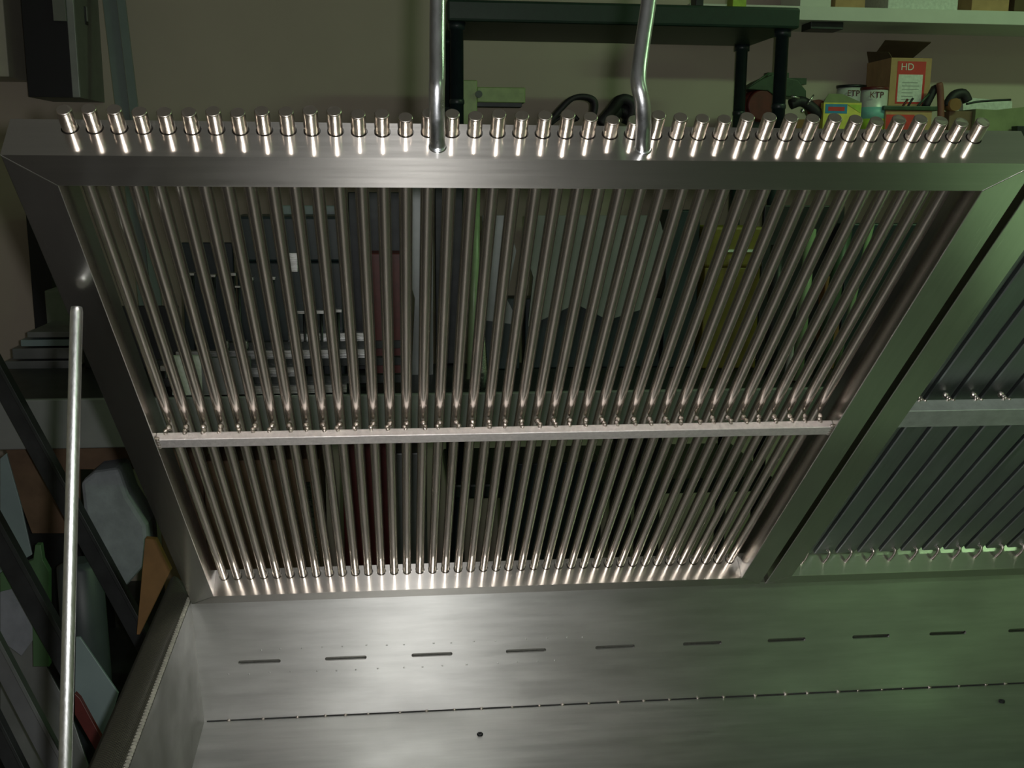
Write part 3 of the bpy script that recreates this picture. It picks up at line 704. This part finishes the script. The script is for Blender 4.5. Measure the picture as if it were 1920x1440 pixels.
on_bench('glass_panel', 520, 650, 385, 2.03, M_bluepanel, 'pale blue grey panel standing at the back of the workbench behind the machine case', 'panel', .015)
on_bench('cabinet_panel', 652, 762, 360, 1.9, M_dark, 'tall dark panel behind the rods left of the handle bar', 'panel', .06)
on_bench('red_crate', 690, 765, 475, 1.60, M_darkred, 'dark red crate on the workbench, behind the rods left of centre', 'crate', .2)
# bar stock lying on the bench
for k in range(7):
    Y = 1.035+.034*k; v = (724, 700, 690, 662, 640, 616, 592)[k]; u0 = (330, 300, 320, 290, 330, 420, 540)[k]; u1 = (650, 760, 560, 770, 700, 770, 690)[k]
    a = px(u0, v, Y); b2 = px(u1, v, Y)
    bm = bmesh.new(); h_ = .022
    beam(bm, (a.x, Y, zbt+.014+.018*k), (b2.x, Y+.01, zbt+.014+.018*k), .03, h_)
    tag(obj('steel_bar', bm, M_dark if k % 2 else M_bright, None, .001), ('bright metal bar at the very front of the workbench, nearest of the bar stock', 'dull dark metal bar just behind the nearest bright bar on the workbench', 'short bright metal bar, third from the front of the bar stock', 'long dull metal bar in the middle of the bar stock on the workbench',
        'bright metal bar just behind the long dull middle bar on the workbench', 'dull metal bar second from the back of the bar stock', 'short bright metal bar at the back, farthest of the bar stock')[k], 'metal bar', 'bar stock on the workbench')
wp = thing('parts_box', 'small open white carton at the front of the workbench behind the left rods', 'box', (px(322, 690, 1.02).x, 1.012, zbt+.002))
wwd = px(470, 690, 1.02).x-px(322, 690, 1.02).x; whh = px(400, 668, 1.02).z-zbt
bm = bmesh.new(); box(bm, 0, wwd*.38, 0, .02, whh*.05, whh); obj('white_end', bm, M_paper, wp)
bm = bmesh.new(); box(bm, wwd*.38, wwd, 0, .02, whh*.05, whh*.95); obj('grey_side', bm, M_scrap, wp)
# shiny bits
for k, (u, v, du, dv, Y) in enumerate(((352, 512, 12, 5, 1.66), (392, 515, 12, 5, 1.66), (430, 512, 12, 6, 1.66), (465, 520, 10, 6, 1.66), (504, 519, 12, 6, 1.66), (440, 536, 10, 4, 1.63), (556, 583, 26, 6, 1.57), (590, 582, 22, 7, 1.55), (625, 580, 16, 6, 1.55), (422, 640, 6, 14, 1.5), (458, 640, 6, 14, 1.5), (300, 686, 12, 10, 1.3))):
    Y = S(Y); p0, p1 = at(u, v, Y), at(u+du, v+dv, Y); bm = bmesh.new(); box(bm, p0.x, p1.x, Y, Y+.03, zbt+.002 if False else p1.z, p0.z)
    pass
    obj_ = obj('hinge_plate', bm, M_bright, None, .001)
    # each stands on a thin dark post from the bench so that nothing floats
    bm = bmesh.new(); tube(bm, [((p0.x+p1.x)/2, Y+.025, zbt), ((p0.x+p1.x)/2, Y+.025, p1.z+.001)], .004, 8)
    st_ = obj('stand', bm, M_dark, obj_)
    tag(obj_, (('first', 'second', 'third', 'fourth', 'fifth')[k]+' from the left in the row of five small bright plates on stands' if k < 5 else
        ('small bright plate on a low stand just under the row of five', 'leftmost of three wide bright plates behind the left rods', 'middle of three wide bright plates behind the left rods', 'rightmost of three wide bright plates behind the left rods',
         'narrow upright bright plate, left of the pair behind the left rods', 'narrow upright bright plate, right of the pair behind the left rods', 'small bright plate beside the open white carton')[k-5]), 'metal plate', 'small bright plates on the workbench')
# grey boards
bm = bmesh.new(); slab(bm, [at(u, v, S(1.75)) for u, v in ((760, 350), (812, 350), (812, 735), (770, 735), (778, 560), (755, 480))], (0, .02, 0)); tag(obj('grey_board', bm, M_scrap), 'narrow grey board standing on the workbench below the left handle bar', 'board')
bm = bmesh.new(); slab(bm, [at(u, v, S(1.80)) for u, v in ((905, 404), (948, 404), (968, 470), (950, 560), (975, 610), (905, 600))], (0, .015, 0)); tag(obj('grey_board', bm, M_scrap), 'small notched grey board behind the middle rods', 'board')
bm = bmesh.new(); slab(bm, [at(u, v, S(1.82)) for u, v in ((985, 404), (1235, 404), (1250, 460), (1220, 575), (1140, 600), (1080, 570), (990, 612), (1000, 520), (985, 470))], (0, .015, 0)); tag(obj('grey_board', bm, M_bench), 'wide grey board with ragged lower edge behind the middle rods', 'board')
for u0, u1, Y, lb in ((905, 975, 1.86, 'dark crate on the workbench holding up the small notched grey board'), (985, 1240, 1.88, 'long dark crate on the workbench behind the wide grey board')):
    on_bench('dark_crate', u0, u1, 560, Y, M_teal, lb, 'crate', .15)
bm = bmesh.new(); tube(bm, [Vector((at(884, 735, 1.12).x, 1.12, zbt+.016)), at(890, 500, 1.22), at(893, 330, 1.30)], [.014, .013, .012], 14); tag(obj('plastic_tube', bm, M_pgreen), 'pale green tube leaning upright behind the middle rods', 'tube')
bm = bmesh.new(); lathe(bm, (px(903, 742, 1.07).x, 1.07, zbt), [(.016, 0), (.018, .05), (.012, .12), (.006, .16)], 16); tag(obj('metal_cone', bm, M_bright), 'small bright metal cone on the workbench behind the middle rods', 'cone')
toolbox(1325, 1430, 425, 1.80, M_ycase, 'olive yellow tool case on the workbench behind the right rods', .2)
bm = bmesh.new(); q = px(1384, 470, S(1.80)-.004); box(bm, q.x-.05, q.x+.06, S(1.80)-.008, S(1.80)-.003, q.z-.004, q.z+.004); tag(obj('ruler', bm, M_bright), 'small bright strip across the front of the olive yellow case', 'strip')
for k, (u0, v0, u1, v1, m, rad) in enumerate(((1500, 650, 1520, 430, M_pgreen, .016), (1530, 745, 1585, 430, M_darkgreen, .02), (1468, 745, 1505, 560, M_paper, .010), (1440, 745, 1458, 460, M_dark, .02), (1600, 560, 1640, 400, M_pgreen, .008))):
    bm = bmesh.new(); q0 = at(u0, v0, 1.12+.03*k); q1 = at(u1, v1, 1.18+.03*k)
    q0 = q1+(q0-q1)*((q1.z-zbt-.003)/(q1.z-q0.z)); tube(bm, [q0, q1], rad, 14)
    tag(obj('plastic_tube', bm, m), ('pale green plastic tube', 'thick dark green tube', 'thin white tube', 'black tube', 'thin pale green tube')[k]+' leaning upright behind the rods at the right', 'tube', 'tubes leaning behind the right rods')
on_bench('orange_block', 1548, 1580, 520, 1.75, M_orange, 'small orange block on the workbench behind the right rods', 'block', .08)
on_bench('dark_machine', 1252, 1314, 395, 1.85, M_teal, 'tall dark box left of the olive yellow case', 'box', .2)
on_bench('dark_machine', 1590, 1800, 420, 1.88, M_teal, 'wide dark box at the right end of the workbench', 'box', .15)
# under the bench
def under(name, u0, u1, vt, Y, m, lb, cat, d=.2):
    Y = Y-.3
    a = px(u0, vt, Y); b2 = px(u1, vt, Y); bm = bmesh.new(); box(bm, a.x, b2.x, Y, Y+d, .172, min(a.z, zbt-.06)); return tag(obj(name, bm, m, None, .004), lb, cat)
under('crate', 380, 600, 865, 1.45, M_wood, 'brown crate on the lower shelf of the workbench at the left', 'crate')
under('crate', 640, 740, 800, 1.5, M_darkred, 'dark red crate on the lower shelf of the workbench', 'crate')
under('crate', 742, 800, 850, 1.45, M_scrap, 'narrow grey crate on the lower shelf of the workbench', 'crate')
under('crate', 950, 1130, 870, 1.55, M_teal, 'long dark crate on the lower shelf of the workbench', 'crate')
for k, (u0, v0, u1, v1) in enumerate(((545, 1085, 515, 950), (575, 1085, 545, 925), (595, 1060, 577, 905))):
    q0, q1 = at(u0, v0, .86), at(u1, v1, .985); q0 = q1+(q0-q1)*((q1.z-.004)/(q1.z-q0.z))
    bm = bmesh.new(); tube(bm, [q0, q1], .007, 10); tag(obj('metal_stick', bm, M_bright), ('shortest bright metal stick', 'middle bright metal stick', 'right hand bright metal stick')[k]+' leaning on the bench front behind the left lower rods', 'stick', 'sticks behind the lower rods')

# ------------------------------------------------------------------ clutter to the left of the grill
def plate(name, pts, Y, th, m, lb, cat, group=None, bev=.001, Yt=None):
    bm = bmesh.new(); P = []
    vs_ = [q[1] for q in pts]; v0, v1 = min(vs_), max(vs_)
    for u, v in pts:
        yy = Y if Yt is None else Yt+(Y-Yt)*(v-v0)/(v1-v0)
        P.append(at(u, v, yy))
    slab(bm, P, (0, th, 0)); return tag(obj(name, bm, m, None, bev), lb, cat, group)
bm = bmesh.new()
for k, (u0, u1, vt, vb, Y) in enumerate(((50, 132, 622, 634, 1.53), (38, 134, 637, 650, 1.525), (22, 134, 653, 674, 1.522), (8, 130, 677, 699, 1.52))):
    bm = bmesh.new(); a = at(u0, vt, Y); b2 = at(u1, vb, Y); box(bm, a.x, b2.x, Y, Y+.25, b2.z+.002, a.z-.001)
    tag(obj('metal_tray', bm, M_scrap if k != 1 else M_bluepanel, None, .002), ('topmost', 'second', 'third', 'lowest')[k]+' grey tray in the stack on the bench left of the grate', 'tray', 'stack of grey trays')
zl = at(60, 700, 1.52).z
bm = bmesh.new(); a = at(8, 702, 1.52); b2 = at(134, 702, 1.52); box(bm, a.x, b2.x, 1.50, 1.80, .001, a.z-.004); tag(obj('dark_cabinet', bm, M_dark, None, .003), 'tall dark cabinet under the stack of grey trays', 'cabinet')
bm = bmesh.new(); beam(bm, (at(68, 300, 2.2).x, 2.2, .001), (at(68, 300, 2.2).x, 2.2, at(68, 390, 2.2).z), .09, .07); tag(obj('black_post', bm, M_black), 'black post standing against the back wall left of the grate', 'post')
bm = bmesh.new(); a = at(83, 545, 1.95); b2 = at(140, 545, 1.95); box(bm, a.x, b2.x, 1.95, 2.1, .001, a.z); tag(obj('pale_box', bm, M_greycase, None, .003), 'tall grey green box beside the black post left of the grate', 'box')
# long bars leaning from upper left to lower right
for k, (u0, v0, Yt, u1, v1, Yb_, wd, m, lb) in enumerate((
        (-40, 640, .96, 275, 1215, .80, .045, M_dark, 'long dark steel angle leaning from the upper left down behind the prop rod'),
        (-60, 905, .75, 235, 1440, .48, .05, M_dark, 'dark steel bar in the lower left, beside the grey sheets'),
        (-60, 1120, .55, 150, 1520, .32, .04, M_scrap, 'grey steel bar at the bottom left, above the lowest bar'),
        (-60, 1260, .40, 90, 1560, .25, .035, M_dark, 'lowest dark steel bar in the bottom left corner'))):
    bm = bmesh.new(); q0, q1 = at(u0, v0, Yt), at(u1, v1, Yb_); q1 = q0+(q1-q0)*((q0.z-.02)/(q0.z-q1.z)) if q1.z > .02 else q1
    beam(bm, q0, q1, wd, wd*.2, side=(1, 0, 0)); beam(bm, q0+Vector((wd/2, 0, 0)), q1+Vector((wd/2, 0, 0)), wd*.2, wd, side=(1, 0, 0))
    tag(obj('steel_bar', bm, m, None, .001), lb, 'metal bar', 'leaning steel bars')
plate('sack', [(150, 905), (175, 885), (222, 878), (240, 930), (275, 985), (280, 1050), (232, 1105), (190, 1060), (160, 1000)], .98, .12, M_sack, 'pale grey sack slumped behind the prop rod', 'sack', None, .012, 1.05)
plate('dark_sheet', [(10, 840), (55, 822), (215, 815), (262, 880), (150, 880), (150, 1000), (60, 1000), (30, 920)], 1.19, .01, M_wood, 'dark brown sheet hanging below the bench edge at the left', 'sheet')
plate('orange_board', [(272, 1010), (292, 1012), (320, 1070), (262, 1190), (256, 1190)], .72, .02, M_orange, 'narrow orange brown board beside the end of the trough', 'board', Yt=.8)
plate('sheet_metal', [(0, 860), (12, 850), (40, 950), (60, 1040), (0, 1075)], .86, .006, M_bluepanel, 'pale blue sheet at the left edge above the green frame', 'sheet', 'metal sheets at the left', Yt=.95)
plate('green_bracket', [(0, 1075), (62, 1050), (66, 1022), (76, 1022), (80, 1050), (92, 1072), (92, 1250), (62, 1250), (60, 1085), (20, 1105), (0, 1110)], .70, .02, plain('green_paint', (.06, .13, .055), .5), 'green painted bracket standing among the sheets at the left', 'bracket', Yt=.78)
plate('sheet_metal', [(0, 1110), (60, 1088), (62, 1200), (40, 1230), (0, 1200)], .74, .006, M_sack, 'pale grey sheet behind the green bracket', 'sheet', 'metal sheets at the left', Yt=.8)
plate('sheet_metal', [(142, 1195), (150, 1195), (222, 1300), (195, 1390), (140, 1300)], .34, .006, M_bluepanel, 'pale blue panel standing right of the prop rod near the trough end', 'sheet', 'metal sheets at the left', Yt=.40)
plate('sheet_metal', [(0, 1120), (55, 1190), (130, 1330), (170, 1450), (40, 1450), (0, 1350)], .72, .006, M_scrap, 'large grey sheet in the lower left corner', 'sheet', 'metal sheets at the left', Yt=.88)
plate('red_strip', [(140, 1300), (150, 1310), (196, 1395), (186, 1420), (140, 1340)], .30, .012, M_darkred, 'dark red strip at the foot of the pale blue panel', 'strip', Yt=.33)
bm = bmesh.new(); q = at(160, 1200, .93); lathe(bm, (q.x, q.y, 0), [(.058, 0), (.058, q.z-.05), (.055, at(160, 1060, .93).z), (.03, at(160, 1050, .93).z)], 24)
tag(obj('dark_cylinder', bm, plain('slate_drum', (.06, .075, .08), .45, 0, .2, 8)), 'dark slate gas cylinder standing behind the prop rod', 'cylinder')
